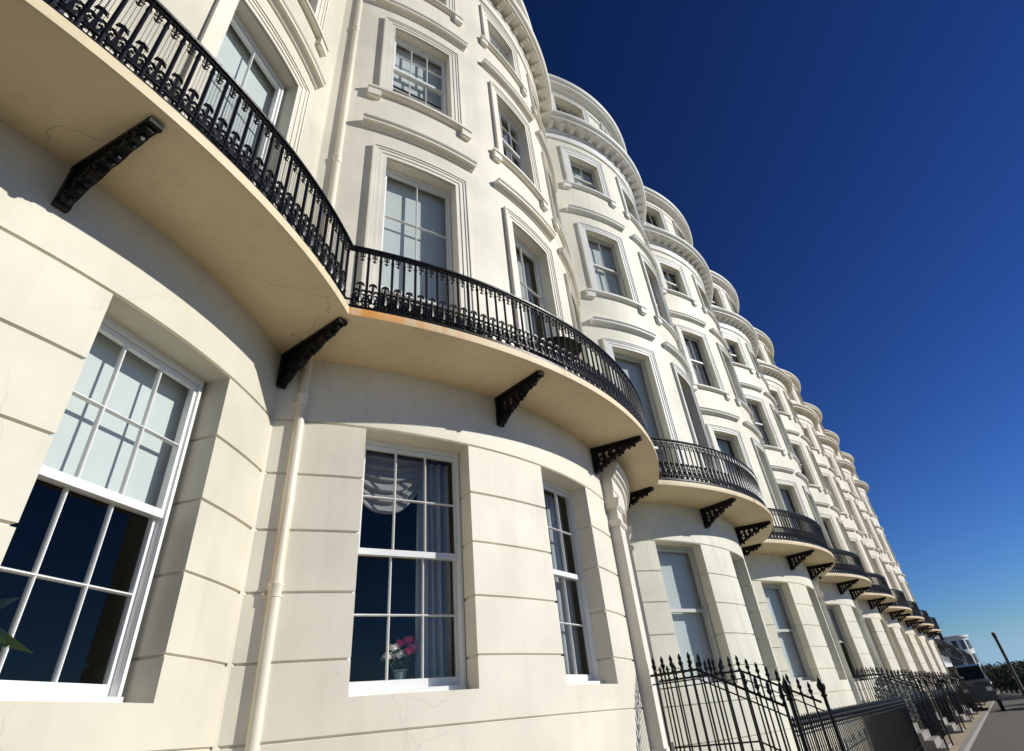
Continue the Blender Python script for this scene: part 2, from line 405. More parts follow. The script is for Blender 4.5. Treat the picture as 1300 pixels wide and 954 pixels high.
# ------------------------------------------------------------------ ironwork
def fl(u, w): return lambda o, a, b: o+u*a+w*b
def fleur(mb, o, u, n, s=1.0, flip=1, q=1):
    """cast palmette finial in the plane (u, Z)"""
    P = lambda a, b: o+u*(a*s)+Z*(b*s*flip)
    t_ = s*1.15
    k = 5 if q else 4
    mb.tube([P(0,0),P(0,.05),P(0,.12),P(0,.19),P(0,.235)], [.012*t_,.02*t_,.011*t_,.013*t_,.008*t_], k)
    mb.tube([P(-.036,.205),P(-.026,.228),P(0,.24),P(.026,.228),P(.036,.205)], [.006*t_,.012*t_,.014*t_,.012*t_,.006*t_], k)
    if q:
        for g in (-1, 1):
            mb.tube([P(0,.03),P(g*.030,.035),P(g*.046,.07),P(g*.036,.10),P(g*.018,.095)], [.012*t_,.012*t_,.011*t_,.009*t_,.007*t_], k)
            mb.tube([P(g*.006,.125),P(g*.03,.15),P(g*.048,.145),P(g*.05,.125)], [.011*t_,.011*t_,.010*t_,.007*t_], k)
def balustrade(A, parent, q, h):
    mb = MB(); o = .84; zt, zb = 6.14, 5.30
    am = A.amax(o); n = round(2*am*(A.R+o)/.133)
    sweep(mb, A, -FULL, FULL, [(o-.026,zt),(o+.026,zt),(o+.03,zt+.02),(o+.012,zt+.038),(o-.012,zt+.038),(o-.03,zt+.02)])
    sweep(mb, A, -FULL, FULL, [(o-.012,zt-.035),(o+.012,zt-.035),(o+.012,zt-.023),(o-.012,zt-.023)])
    sweep(mb, A, -FULL, FULL, [(o-.02,zb),(o+.02,zb),(o+.02,zb+.03),(o-.02,zb+.03)])
    sweep(mb, A, -FULL, FULL, [(o-.010,zb+.105),(o+.010,zb+.105),(o+.010,zb+.12),(o-.010,zb+.12)])
    for i in range(n):
        a = -am+2*am*(i+.5)/n; p = A.P(a, o, 0); u = Vector((cos(a), sin(a), 0)); v = Vector((-sin(a), cos(a), 0))
        mb.tube([p+Z*5.26,p+Z*5.33,p+Z*5.44,p+Z*5.46,p+Z*5.48,p+Z*6.0,p+Z*6.02,p+Z*6.04,p+Z*6.15], [.016,.020,.017,.024,.016,.0155,.022,.0155,.015] , 6 if q > 1 else 4, False)
        if q:
            a2 = a+am/n; p2 = A.P(a2, o, 0); u2 = Vector((cos(a2), sin(a2), 0))
            if i < n-1:
                fleur(mb, p2+Z*(zb+.10), u2, v, 1.08, 1, q > 1)
                fleur(mb, p2+Z*(zt-.015), u2, v, .58, -1, q > 1)
                if 1:
                    mb.tube([p2+u2*(.04*cos(k*pi/4))+Z*(zb+.068+.034*sin(k*pi/4)) for k in range(9)], .011, 4, False)
    return mb.build('balustrade', M['iron'], parent, 50)
def bracket(A, t, parent, ang=None, o_tip=.80):
    """cast iron console: wall leg, arm under the soffit, scalloped pierced web"""
    if ang is None:
        P0, u, v = A.frame(t)
    else:
        P0, u, v = ang
    out = -v; mb = MB(); zt = 5.148; L = o_tip
    # flanges
    mb.obox(P0, u, out, Z, (-.05,.05), (-.03,L), (zt-.035,zt)); mb.tube([P0+out*(L)+Z*(zt-.03)-u*.05, P0+out*L+Z*(zt-.03)+u*.05], .03, 8)
    mb.obox(P0, u, out, Z, (-.048,.048), (-.03,.05), (zt-.37,zt-.036))
    mb.tube([P0+out*.02+Z*(zt-.37)-u*.048, P0+out*.02+Z*(zt-.37)+u*.048], .035, 8)
    # scalloped web as a strip of quads with a pierced gap near the wall
    pts = []
    n = 26
    for i in range(n+1):
        f = i/n; x = .05+(L-.07)*f
        d = .30*(1-f)**1.35+.06
        d += .035*abs(sin(f*pi*4.0+.4))*(1-.3*f)
        pts.append((x, -d))
    poly_top = [(x, -.036) for x, _ in pts]
    for i in range(n):
        (x0,d0),(x1,d1) = pts[i], pts[i+1]
        mb.prism(P0+Z*zt, out, Z, u, [(x0,-.036),(x1,-.036),(x1,max(d1,-.09)),(x0,max(d0,-.09))], -.02, .02)
        # lower rim
        mb.prism(P0+Z*zt, out, Z, u, [(x0,d0+.05),(x1,d1+.05),(x1,d1),(x0,d0)], -.035, .035)
        if i % 4 == 0 or i % 4 == 1:
            mb.prism(P0+Z*zt, out, Z, u, [(x0,-.08),(x1,-.08),(x1,d1+.04),(x0,d0+.04)], -.022, .022)
    # scrolls in the web
    for cx_, cz_, r in ((.16,-.20,.07),(.30,-.155,.05),(.43,-.125,.035)):
        mb.tube([P0+out*(cx_+r*cos(k*.7)*(1-k*.07))+Z*(zt+cz_+r*sin(k*.7)*(1-k*.07)) for k in range(11)], .016, 5)
    # acanthus lumps on the outer rim
    for f in (.08,.22,.30,.44,.56,.64,.78,.90):
        i = int(f*n); x, d = pts[i]; s_ = .55+.4*abs(sin(f*9))
        mb.lathe(P0+out*x+Z*(zt+d-.014), [(.004,-.034*s_),(.022*s_,-.026*s_),(.032*s_,-.004),(.026,.02)], 7)
        mb.tube([P0+out*(x+.028*cos(q_))+Z*(zt+d+.02+.028*sin(q_))-u*.04 for q_ in (0,1.3,2.6,3.9,5.2)], .012, 5)
    return mb.build('bracket', M['castiron'], parent, 40)

# ------------------------------------------------------------------ house
GZ0, GZ1 = 1.94, 4.39
HOUSE_LABELS = [
 'cream bow-fronted terraced house cut off by the left edge, netting behind its balcony rail',
 'cream bow-fronted house with flowers in a ground window, second from the left edge',
 'pale greenish-cream bow-fronted house with plain sash panes and white window surrounds, third from the left',
 'bow-fronted house with grey-white window surrounds and an iron-railed door, fourth from the left',
 'bow-fronted house with rust-streaked balcony edge, fifth from the left edge',
 'beige bow-fronted terraced house, sixth counted from the left edge',
 'beige bow-fronted terraced house, seventh counted from the left edge',
 'beige bow-fronted terraced house, fourth from the far end of the curved terrace'.replace('fourth','third'),
 'beige bow-fronted terraced house, last but one at the far end',
 'last bow-fronted house at the far end of the cream terrace']
def house(h):
    A = Arc(h); W = A.W; k = W/7.2886
    H = empty('terraced_house', (0,0,0)); tag(H, HOUSE_LABELS[h], 'house', 'bow-fronted houses of the terrace')
    wm, tm, sm = WALL[h], TRIM[h], SLAB[h]
    near = h <= 2; door = h in (1,3,4,5,6,7,8,9)
    tc = [-2.27*k, .07*k, 2.31*k]
    if h == 2: tc = [-2.05, .28, 2.3]
    rnd = random.Random(100+h)
    dz = 0 if h in (0,1,2) else .34
    # ground floor wall, V-jointed courses
    zj = [4.39, 3.82, 3.28, 2.745, 2.215, 1.68, 1.15, .62]
    zp = [(0,0)]
    for z in reversed(zj): zp += [(z-.013,0),(z-.005,-.022),(z+.005,-.022),(z+.013,0)]
    zp += [(5.16,0)]
    ops = [(t, 1.15, GZ0, GZ1-.013) for t in tc]
    dw = 1.12
    if door: ops[2] = (2.42*k, dw, 1.10, 4.20)
    wall(A, zp, ops, 'ground_floor_wall', wm, H, .18 if near else .3)
    # upper wall
    Uo = [(t, 1.10, 5.42, 9.0) for t in tc]+[(t, 1.08, 10.70, 13.05) for t in tc]+[(t, 1.06, 14.95, 16.42) for t in tc]
    wall(A, [(5.16,0),(9.3,0),(11,0),(13.4,0),(15,0),(17.4,0)], Uo, 'upper_wall', wm, H, .18 if near else .3)
    # attic
    zo = 18.55
    wall(A, [(17.4,0),(17.9,0),(20.2+dz,0)], [(t, 1.15, zo, 19.75+dz*.6) for t in tc], 'attic_wall', wm, H, .2 if near else .35)
    # cornice with modillions
    c = MB()
    sweep(c, A, -FULL, FULL, [(-.01,17.10),(.035,17.10),(.05,17.12),(.05,17.42),(.075,17.44),(.09,17.47),(.09,17.50),(-.01,17.50)])
    c2 = sweep(c, A, -FULL, FULL, [(-.01,17.502),(.085,17.502),(.09,17.66),(.42,17.66),(.43,17.67),(.43,17.74),(.46,17.75),(.50,17.78),(.53,17.82),(.54,17.86),(.54,17.885),(-.01,17.93)])
    nm = round(2*A.amax(.3)*(A.R+.3)/.40); am = A.amax(.3)
    for i in range(nm):
        a = -am+2*am*(i+.5)/nm; t = A.R*sin(a); P0, u, v = A.frame(t)
        c.prism(P0-v*.08, -v, Z, u, [(0,17.52),(.09,17.52),(.15,17.56),(.22,17.57),(.27,17.60),(.28,17.658),(0,17.658)], -.075, .075)
    c.build('cornice', tm, H, 30)
    at = MB(); za = 20.1+dz
    sweep(at, A, -FULL, FULL, [(-.01,za-.0),(.06,za),(.07,za+.03),(.16,za+.06),(.18,za+.09),(.27,za+.10),(.27,za+.17),(.31,za+.19),(.36,za+.25),(.37,za+.30),(.37,za+.33),(-.01,za+.38),(-.25,za+.38),(-.25,za)])
    sweep(at, A, -FULL, FULL, [(-.01,za-.32),(.03,za-.32),(.03,za-.26),(-.01,za-.26)])
    at.build('parapet', tm, H, 30)
    # recessed panels between the attic windows
    pn = MB()
    for t in ((tc[0]+tc[1])/2, (tc[1]+tc[2])/2):
        cbox(pn, A, t-.34, t-.31, 18.5, 19.7, -.01, .02); cbox(pn, A, t+.31, t+.34, 18.5, 19.7, -.01, .02); cbox(pn, A, t-.31, t+.31, 19.67, 19.7, -.01, .02); cbox(pn, A, t-.31, t+.31, 18.5, 18.53, -.01, .02)
    pn.build('attic_panel', tm, H)
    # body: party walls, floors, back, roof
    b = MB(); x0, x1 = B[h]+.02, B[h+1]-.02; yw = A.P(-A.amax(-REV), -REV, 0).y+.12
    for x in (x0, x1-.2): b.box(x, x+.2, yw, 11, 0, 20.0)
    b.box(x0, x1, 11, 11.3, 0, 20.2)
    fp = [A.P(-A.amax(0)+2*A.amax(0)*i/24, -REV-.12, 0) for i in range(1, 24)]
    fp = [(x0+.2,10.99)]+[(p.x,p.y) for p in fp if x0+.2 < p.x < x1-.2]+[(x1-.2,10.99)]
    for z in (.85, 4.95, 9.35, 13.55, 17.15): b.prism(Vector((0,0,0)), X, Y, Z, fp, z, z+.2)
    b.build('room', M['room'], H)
    r = MB(); r.prism(Vector((0,0,0)), X, Y, Z, [(x0,11.29)]+[(q.x,q.y) for q in [A.P(-A.amax(0)+2*A.amax(0)*i/24, -.26, 0) for i in range(25)] if x0 < q.x < x1]+[(x1,11.29)], 20.0, 20.08); 
    r.build('roof', M['slate'], H)
    ch = MB()
    ch.box(x0-.2, x0+.9, 7.5, 9.8, 20.1, 22.0); ch.box(x0-.26, x0+.96, 7.44, 9.86, 22.0, 22.15)
    cs = ch.build('chimney', wm, H)
    if h < 9:        # render return closing the joint with the next house
        A2 = Arc(h+1); ys_ = (A.P(A.amax(0), 0, 0).y, A2.P(-A2.amax(0), 0, 0).y)
        q_ = MB(); q_.box(B[h+1]-.028, B[h+1]+.028, min(ys_)-.004, max(ys_)+.3, 0, 17.4); q_.build('joint_strip', wm, H)
    # balcony slab
    s = MB(); sweep(s, A, -FULL, FULL, [(-.01,5.15),(.87,5.15),(.90,5.165),(.905,5.20),(.90,5.26),(-.01,5.29)])
    S = s.build('balcony', sm, H, 30)
    balustrade(A, S, 2 if h <= 2 else (1 if h <= 5 else 0), h)
    for t in (-1.2*k, 1.2*k): bracket(A, t, S)
    if h > 0: bracket(A, 0, S, (Vector((B[h]+.0, A.P(-A.amax(0),0,0).y-.02, 0)), X, Y), .95)
    # windows
    mt = M['sash'] if (h < 2 or h in (6,7,8)) else M['sashold']
    opts = ['blind.5','cream','blind1.0','cream','blind1.0','blind.8','sheer','blind1.0']
    for i, t in enumerate(tc):
        last = (i == 2)
        if not (last and door):
            d = {(0,2):'blind.48',(0,0):'sheer',(0,1):'sides',(1,0):'swag',(1,1):'bluesides',(2,0):'blind1.0',(2,1):'sheer',(3,0):'blind1.0'}.get((h,i), rnd.choice(opts))
            g = (3,(2,2)) if h < 2 or h == 6 else (1,(1,1))
            window(A, t, 1.15, GZ0, GZ1-.013, H, 3.17, g[0], g[1], mt, d, h*10+i, dep=.235)
        g = (2,(2,1)) if h < 2 else (1,(1,1))
        d = {(1,0):'blind.68',(1,1):'cream',(0,2):'blind.5',(2,0):'blind.75',(2,1):'none'}.get((h,i), rnd.choice(opts))
        mz = (1.42,) if h < 2 else None
        window(A, t, 1.10, 5.42, 9.0, H, 6.55, g[0], g[1], mt, d, h*10+i+3, (.20,1.0), mzu=mz, trim=tm, hood=(9.60,1.84), dep=.17)
        g = (3,(2,2)) if h < 2 else (2,(1,1))
        window(A, t, 1.08, 10.70, 13.05, H, 11.93, g[0], g[1], mt, {(1,0):'blind.6',(1,1):'sides'}.get((h,i), rnd.choice(opts)), h*10+i+6, (.20,1.0), trim=tm, hood=(13.66,1.86), sill=(10.70,1.80,.15), dep=.15)
        window(A, t, 1.06, 14.95, 16.42, H, 15.68, g[0], (g[1][0],1), mt, rnd.choice(opts), h*10+i+9, (.22,1.7), trim=tm, sill=(14.95,1.80,.16), dep=.15)
        window(A, t, 1.15, zo, 19.75+dz*.6, H, 19.1, 3, (1,1), mt, 'none', h*10+i+12, (.17,.9), trim=tm, dep=.2)
    if door:
        t = 2.42*k; P0, u, v = A.frame(t); rz = math.atan2(u.y, u.x)
        p = MB(); w2 = dw/2
        for q in (-1, 1):
            e0, e1 = sorted((t+q*(w2+.06), t+q*(w2+.38)))
            cbox(p, A, e0, e1, .30, 3.98, -.01, .16)
            cbox(p, A, e0-.03, e1+.03, .9, 1.25, -.01, .19)
            sweep(p, A, e0-.03, e1+.03, [(-.01,3.98),(.17,3.98),(.20,4.01),(.20,4.05),(.17,4.08),(-.01,4.08)])
            cbox(p, A, e0, e1, 4.08, 4.24, -.01, .16)
            sweep(p, A, e0-.05, e1+.05, [(-.01,4.24),(.17,4.24),(.21,4.28),(.23,4.36),(.23,4.40),(-.01,4.40)])
        sweep(p, A, t-w2-.40, t+w2+.40, [(-.01,4.402),(.16,4.402),(.16,4.52),(.175,4.53),(.175,4.72),(.21,4.74),(.23,4.78),(.27,4.80),(.27,4.87),(.31,4.91),(.32,4.95),(-.01,5.0)])
        p.build('door_surround', tm, H, 30)
        D = empty('door', P0+v*.24, rz); D.parent = H
        o = Vector((0,0,0)); dm = MB()
        dm.obox(o, X, Y, Z, (-w2+.08,w2-.08), (.03,.08), (1.12,3.35))
        for xx in (-1, 1):
            for za_, zb_ in ((1.3,1.75),(1.9,2.55),(2.7,3.2)):
                x_0, x_1 = sorted((xx*.06, xx*(w2-.16)))
                dm.obox(o, X, Y, Z, (x_0,x_1), (.018,.031), (za_,zb_))
        dm.build('door_leaf', M['door'], D)
        f = MB(); f.obox(o, X, Y, Z, (-w2-.02,-w2+.08), (0,.12), (1.10,4.2)); f.obox(o, X, Y, Z, (w2-.08,w2+.02), (0,.12), (1.10,4.2))
        f.obox(o, X, Y, Z, (-w2+.08,w2-.08), (.002,.118), (3.36,3.46)); f.obox(o, X, Y, Z, (-w2+.08,w2-.08), (.002,.118), (4.1,4.2))
        f.build('door_frame', M['sash'], D)
        g = MB(); g.obox(o, X, Y, Z, (-w2+.08,w2-.08), (.05,.056), (3.46,4.1)); g.build('fanlight', M['glass'], D)
    return H, A
HS = [house(h) for h in range(10)]

# netting behind the first balustrade
H0, A0 = HS[0]
n_ = MB(); o = .80; am = A0.amax(o)
cnt = int(2*am*(A0.R+o)/.027)
for i in range(cnt):
    a = -am+2*am*(i+.5)/cnt
    if A0.cx+(A0.R+o)*sin(a) < -1.2: continue
    p = A0.P(a, o, 0); n_.tube([p+Z*5.32, p+Z*6.12], .0022, 3, False)
for j in range(32):
    z = 5.33+j*.025; sweep(n_, A0, -FULL, FULL, [(o-.0015,z),(o+.0015,z),(o,z+.0035)])
bal = [c for c in H0.children if c.name.startswith('balcony')][0]
n_.build('netting', M['wire'], bal, 180)

# downpipe in the valley between the first two bows
H1, A1 = HS[1]
d = MB(); yv = A1.P(-A1.amax(0),0,0).y
px_, py_ = B[1]+.20, yv-.15
d.tube([(px_,py_,0),(px_,py_,17.0)], .05, 14)
for z in (4.62, 2.75, .9, 8.6, 12.4, 15.6):
    d.lathe((px_,py_,z), [(.05,-.05),(.057,-.045),(.057,.04),(.064,.05),(.064,.065),(.05,.07)], 14)
    d.box(px_-.075, px_+.075, py_+.03, py_+.10, z-.03, z-.005)
d.lathe((px_,py_,17.0), [(.05,-.4),(.06,-.3),(.15,-.1),(.16,.06),(.15,.08)], 14)
d.build('downpipe', M['pipe'], H1, 40)

# ------------------------------------------------------------------ things on the first balconies and in the windows
def at(A, t, o, z):
    return A.P(A.a(t) if abs(t) < A.R else 0, o, z)
# table on the second house's balcony
tp = A1.P((5.95-A1.cx)/(A1.R+.42), .42, 5.29)
T = empty('balcony_table', tp); tag(T, 'dark round table standing behind the iron rail of the second balcony', 'table')
m = MB(); m.lathe((0,0,0), [(.36,.70),(.385,.705),(.39,.72),(.38,.735),(.02,.737)], 28); m.build('table_top', M['castiron'], T)
m = MB(); m.lathe((0,0,0), [(.05,.05),(.03,.10),(.025,.4),(.03,.66),(.09,.70)], 12)
for q in range(4):
    a = q*pi/2+.4; m.tube([(0,0,.1),(.14*cos(a),.14*sin(a),.09),(.26*cos(a),.26*sin(a),.014)], [.022,.018,.014], 6)
m.build('pedestal', M['castiron'], T)
def leafball(mb, c, rx, ry, rz, n, size, rnd, mi=0, shell=.55):
    for _ in range(n):
        while 1:
            p = Vector((rnd.uniform(-1,1), rnd.uniform(-1,1), rnd.uniform(-1,1)))
            if shell < p.length < 1: break
        p = Vector((p.x*rx, p.y*ry, p.z*rz))+Vector(c)
        d1 = Vector((rnd.gauss(0,1), rnd.gauss(0,1), rnd.gauss(0,1))).normalized(); d2 = d1.cross(Vector((rnd.gauss(0,1), rnd.gauss(0,1), rnd.gauss(0,1)))).normalized()
        s = size*rnd.uniform(.6,1.3)
        mb.add([p-d1*s, p+d2*s*.45, p+d1*s, p-d2*s*.45], [(0,1,2,3)], mi)
TERRA = plain('terracotta', (.30,.13,.07), .8); DARKPOT = plain('dark_planter', (.03,.03,.035), .5)
for i, (x, lab) in enumerate(((3.45,'box plant in a dark trough nearest the downpipe, behind the second balcony rail'),(4.12,'box plant in a dark trough under the right half of the tall window'))):
    p = A1.P(asin((x-A1.cx)/(A1.R+.6)), .60, 5.285); a_ = asin((x-A1.cx)/(A1.R+.6))
    R_ = empty('balcony_planter', p, a_); tag(R_, lab, 'plant', 'planters on the second balcony')
    m = MB(); m.box(-.28,.28,-.09,.09,0,.16); m.build('trough', DARKPOT, R_)
    m = MB(); leafball(m, (0,0,.26), .36, .11, .17, 800, .028, random.Random(i), shell=0)
    m.build('foliage', M['leafbox'], R_)
# bouquet inside the second house's first window
P0, u, v = A1.frame(-2.27)
bp = P0+u*.02+v*.52+Z*1.96
sb = MB(); sb.obox(P0, u, v, Z, (-.62,.62), (.32,.62), (1.90,1.958)); sb.build('window_board', M['sash'], H1)
F = empty('flower_vase', bp); F.scale = (1.35,1.35,1.2); tag(F, 'glass vase of pink and white flowers in the ground floor window', 'flowers')
m = MB(); m.lathe((0,0,0), [(.045,0),(.05,.01),(.04,.08),(.045,.15),(.06,.17),(.055,.17),(.04,.15),(.035,.08),(.04,.015)], 16); m.build('vase', plain('vase_glass', (.25,.30,.30), .08), F)
m = MB(); rnd = random.Random(3)
heads = [(-.07,.0,.30,0),(-.03,-.02,.25,0),(-.10,.02,.24,0),(.06,-.02,.36,1),(.11,0,.29,1),(.02,.02,.34,1),(.10,.03,.36,2),(.07,-.05,.30,2),(.03,-.05,.27,1)]
for x, y, z, k_ in heads: m.tube([(0,0,.05),(x*.4,y*.4,z*.6),(x,y,z)], .004, 5)
leafball(m, (.03,0,.25), .12, .07, .07, 60, .035, rnd, shell=0)
m.build('stem', M['leafbox'], F)
fm = [plain('white_petal', (.85,.78,.76), .6), plain('pink_petal', (.85,.10,.32), .6), plain('pale_pink_petal', (.88,.36,.52), .6)]
for x, y, z, k_ in heads:
    m = MB()
    for q in range(34):
        th = q*2.4; r = .004+.0062*sqrt(q)*1.0; hh = .040-.0013*q
        c_ = Vector((x+r*cos(th), y+r*sin(th), z+hh)); d1 = Vector((cos(th), sin(th), .9-.03*q)).normalized(); d2 = Vector((-sin(th), cos(th), 0))
        m.add([c_-d2*.008, c_+d1*.012+d2*.017, c_+d1*.021+d2*.006, c_+d1*.018-d2*.012], [(0,1,2,3)])
    m.lathe((x,y,z), [(.004,-.005),(.022,.01),(.026,.028),(.01,.04)], 8)
    m.build('flower_head', fm[k_], F)
# palm inside the first house's window
P0, u, v = A0.frame(2.27)
pp = P0-u*.36+v*.56+Z*1.06
K = empty('potted_palm', pp); K.scale = (1,1,1.17); tag(K, 'green spiky palm inside the ground floor window at the left edge', 'plant')
m = MB(); m.lathe((0,0,0), [(.12,0),(.16,.3),(.17,.3),(.15,.27)], 14); m.build('pot', TERRA, K)
m = MB(); rnd = random.Random(5)
m.tube([(0,0,.2),(0,0,1.06)], .02, 6)
for q in range(26):
    a = q*2.4; L = rnd.uniform(.25,.42); el = rnd.uniform(-.2,1.2)
    d1 = Vector((cos(a)*cos(el), sin(a)*cos(el), sin(el))); c0 = Vector((0,0,1.06)); side = d1.cross(Z).normalized()
    pts = [c0, c0+d1*L*.5+Z*.03, c0+d1*L-Z*.08]
    m.add([pts[0]-side*.006, pts[0]+side*.006, pts[1]+side*.008, pts[2], pts[1]-side*.008], [(0,1,2,3,4)])
m.build('leaf', leaf('palm_leaf', (.07,.13,.04)), K)

# ------------------------------------------------------------------ steps and railings at the doors
def spear(mb, p, z0, z1, r=.0125, n=6):
    mb.tube([p+Z*z0, p+Z*(z1-.20)], r, n, False)
    mb.lathe(p+Z*(z1-.20), [(r,0),(.022,.012),(.022,.03),(.013,.04),(.013,.055),(.030,.085),(.030,.105),(.016,.12),(.020,.135),(.024,.155),(.010,.19),(.002,.205)], n)
def steprail(x, ytop, ybend, ybot, name, label, zr=2.02, lo=.45):
    mb = MB()
    sl = .5
    yy = ytop-.07
    def rz(y): return zr if y >= ybend else zr-(ybend-y)*sl
    for dzz, th in ((0,.016),(-.10,.009)):
        mb.tube([(x,ytop,zr+dzz-.0),(x,ybend,zr+dzz),(x,ybot,rz(ybot)+dzz)], th, 6)
    mb.tube([(x,ytop,zr-.85),(x,ybend,zr-.85),(x,ybot,rz(ybot)-.85)], .012, 6)
    while yy > ybot-.01:
        spear(mb, Vector((x,yy,0)), rz(yy)-.95, rz(yy)+.20)
        yy -= .125
    # standard with urn finial at the foot
    p = Vector((x,ybot-.06,0))
    mb.tube([p+Z*.1, p+Z*(rz(ybot)+.05)], .024, 8)
    mb.lathe(p+Z*(rz(ybot)+.05), [(.024,0),(.045,.02),(.025,.05),(.05,.10),(.055,.14),(.03,.19),(.02,.21),(.003,.26)], 10)
    return tag(mb.build(name, M['iron'], None, 50), label, 'railing', 'spiked iron railings beside the door steps')
ORD = {1:'second',3:'fourth',4:'fifth',5:'sixth',6:'seventh',7:'eighth',8:'ninth',9:'tenth'}
for h in (1,3,4,5,6,7,8,9):
    H, A = HS[h]; k = A.W/7.2886; xc = A.cx+2.42*k*1.0
    ys = A.P(A.a(2.42*k), 0, 0).y
    for q, side in ((-1,'near'),(1,'far')):
        x = xc+q*(.86); yt = A.P(asin((x-A.cx)/(A.R+.16)), .16, 0).y-.01
        steprail(x, yt, 3.08, 2.12, 'step_railing', 'black spiked iron handrail on the %s side of the door steps, %s house along' % (side, ORD[h]))
    st = MB(); x0, x1 = xc-.92, xc+.92
    st.box(x0, x1, 3.06, ys+.3, 0, 1.07)
    for i in range(5): st.box(x0, x1, 2.96-.0-.22*i, 3.059-.22*i if i == 0 else 3.178-.22*i-.001, 0, 1.07-.178*(i+1)+.0) if i == 0 else st.box(x0, x1, 2.96-.22*i, 2.959-.22*(i-1), 0, 1.07-.178*(i+1))
    tag(st.build('door_steps', M['stone'], None), 'pale stone steps up to the door of the %s house along' % ORD[h], 'steps', 'door steps of the terrace')

# area railings between the steps
def area_rail(x0, x1, label):
    mb = MB(); y = 2.62; n = int((x1-x0)/.135)
    for z in (.25, 1.18): mb.obox(Vector((0,0,0)), X, Y, Z, (x0,x1), (y-.016,y+.016), (z,z+.016))
    for i in range(n+1):
        spear(mb, Vector((x0+(x1-x0)*i/n,y,0)), .12, 1.42, .011, 5)
    mb.box(x0, x1, y-.1, y+.1, 0, .14)
    tag(mb.build('area_railing', M['iron'], None, 50), label, 'railing', 'spiked railings along the pavement')
xs = [(HS[h][1].cx+2.42*HS[h][1].W/7.2886) for h in (1,3,4,5,6,7,8,9)]
segs = [(-4.2, xs[0]-1.1)]+[(xs[i]+1.1, xs[i+1]-1.1) for i in range(7)]
nm = ['left of the first door steps','between the second and fourth houses\' steps','between the fourth and fifth houses\' steps','between the fifth and sixth houses\' steps','between the sixth and seventh houses\' steps','between the seventh and eighth houses\' steps','between the eighth and ninth houses\' steps','between the ninth and tenth houses\' steps']
for (a, b), n in zip(segs, nm):
    if a > 3: area_rail(a, b, 'black spiked pavement railing '+n)

# silvery shrubs behind the railings
for i, (x, y, z, s) in enumerate(((23.9,3.25,1.15,.75),(25.6,3.1,1.1,.8),(27.4,3.0,.95,.85),(29.2,3.0,.8,.8))):
    R_ = empty('grey_shrub', (x,y,0)); tag(R_, 'silvery grey shrub behind the spiked rail, %s from the left' % ['first','second','third','fourth'][i], 'shrub', 'silvery shrubs behind the railings')
    m = MB(); leafball(m, (0,0,z+.15), s, .35, s*.95, 1500, .05, random.Random(20+i), shell=.3); m.build('foliage', M['leafgrey'], R_)
    m = MB()
    for q in range(5): m.tube([(0,0,0),(.1*cos(q*1.3),.1*sin(q*1.3),.5),(.35*cos(q*1.3),.2*sin(q*1.3),z)], [.03,.02,.01], 6)
    m.build('stem', M['bark'], R_)

# ------------------------------------------------------------------ ground
def ground_mat():
    m, nt, b, out = newmat('asphalt'); p = geo(nt)
    c = mixc(nt, noise(nt, p, 1.2, 6), (.085,.076,.062), (.13,.112,.088)); sp = noise(nt, p, 60, 3)
    c = mixc(nt, ramp(nt, sp, [(.6,0),(.75,.5)]), c, (.14,.14,.13)); nt.links.new(c, b.inputs['Base Color']); b.inputs['Roughness'].default_value = .85
    bump(nt, b, sp, .5, .006); return m
def paving_mat():
    m, nt, b, out = newmat('paving_slabs'); p = geo(nt)
    br = nt.nodes.new('ShaderNodeTexBrick'); br.inputs['Scale'].default_value = 1.0; br.inputs['Brick Width'].default_value = .9; br.inputs['Row Height'].default_value = .6
    br.inputs['Mortar Size'].default_value = .012; br.inputs['Color1'].default_value = (.42,.33,.205,1); br.inputs['Color2'].default_value = (.36,.285,.18,1); br.inputs['Mortar'].default_value = (.07,.065,.06,1)
    nt.links.new(p, br.inputs['Vector'])
    c = mixc(nt, ramp(nt, noise(nt, p, 2.5, 6), [(.4,0),(.75,.5)]), br.outputs[0], (.2,.19,.17)); nt.links.new(c, b.inputs['Base Color']); b.inputs['Roughness'].default_value = .8
    bump(nt, b, br.outputs[1], -.4, .006); return m
g = MB(); g.add([(-600,-900,-.05),(1500,-900,-.05),(1500,900,-.05),(-600,900,-.05)], [(0,1,2,3)])
tag(g.build('ground', plain('far_ground', (.15,.125,.07), .9, 0, .3, .05, 0)), kind='structure')
g = MB(); g.add([(-40,-9,-.004),(170,-9,-.004),(170,1.7,-.004),(-40,1.7,-.004)], [(0,1,2,3)])
tag(g.build('road', ground_mat()), kind='structure')
g = MB(); g.box(-40, 170, 1.85, 5.3, -.05, .115); tag(g.build('pavement', paving_mat()), kind='structure')
g = MB()
for i in range(210): g.box(-40+i*1.0, -40+i*1.0+.99, 1.7, 1.849, -.05, .12)
tag(g.build('kerb', M['stone']), kind='structure')

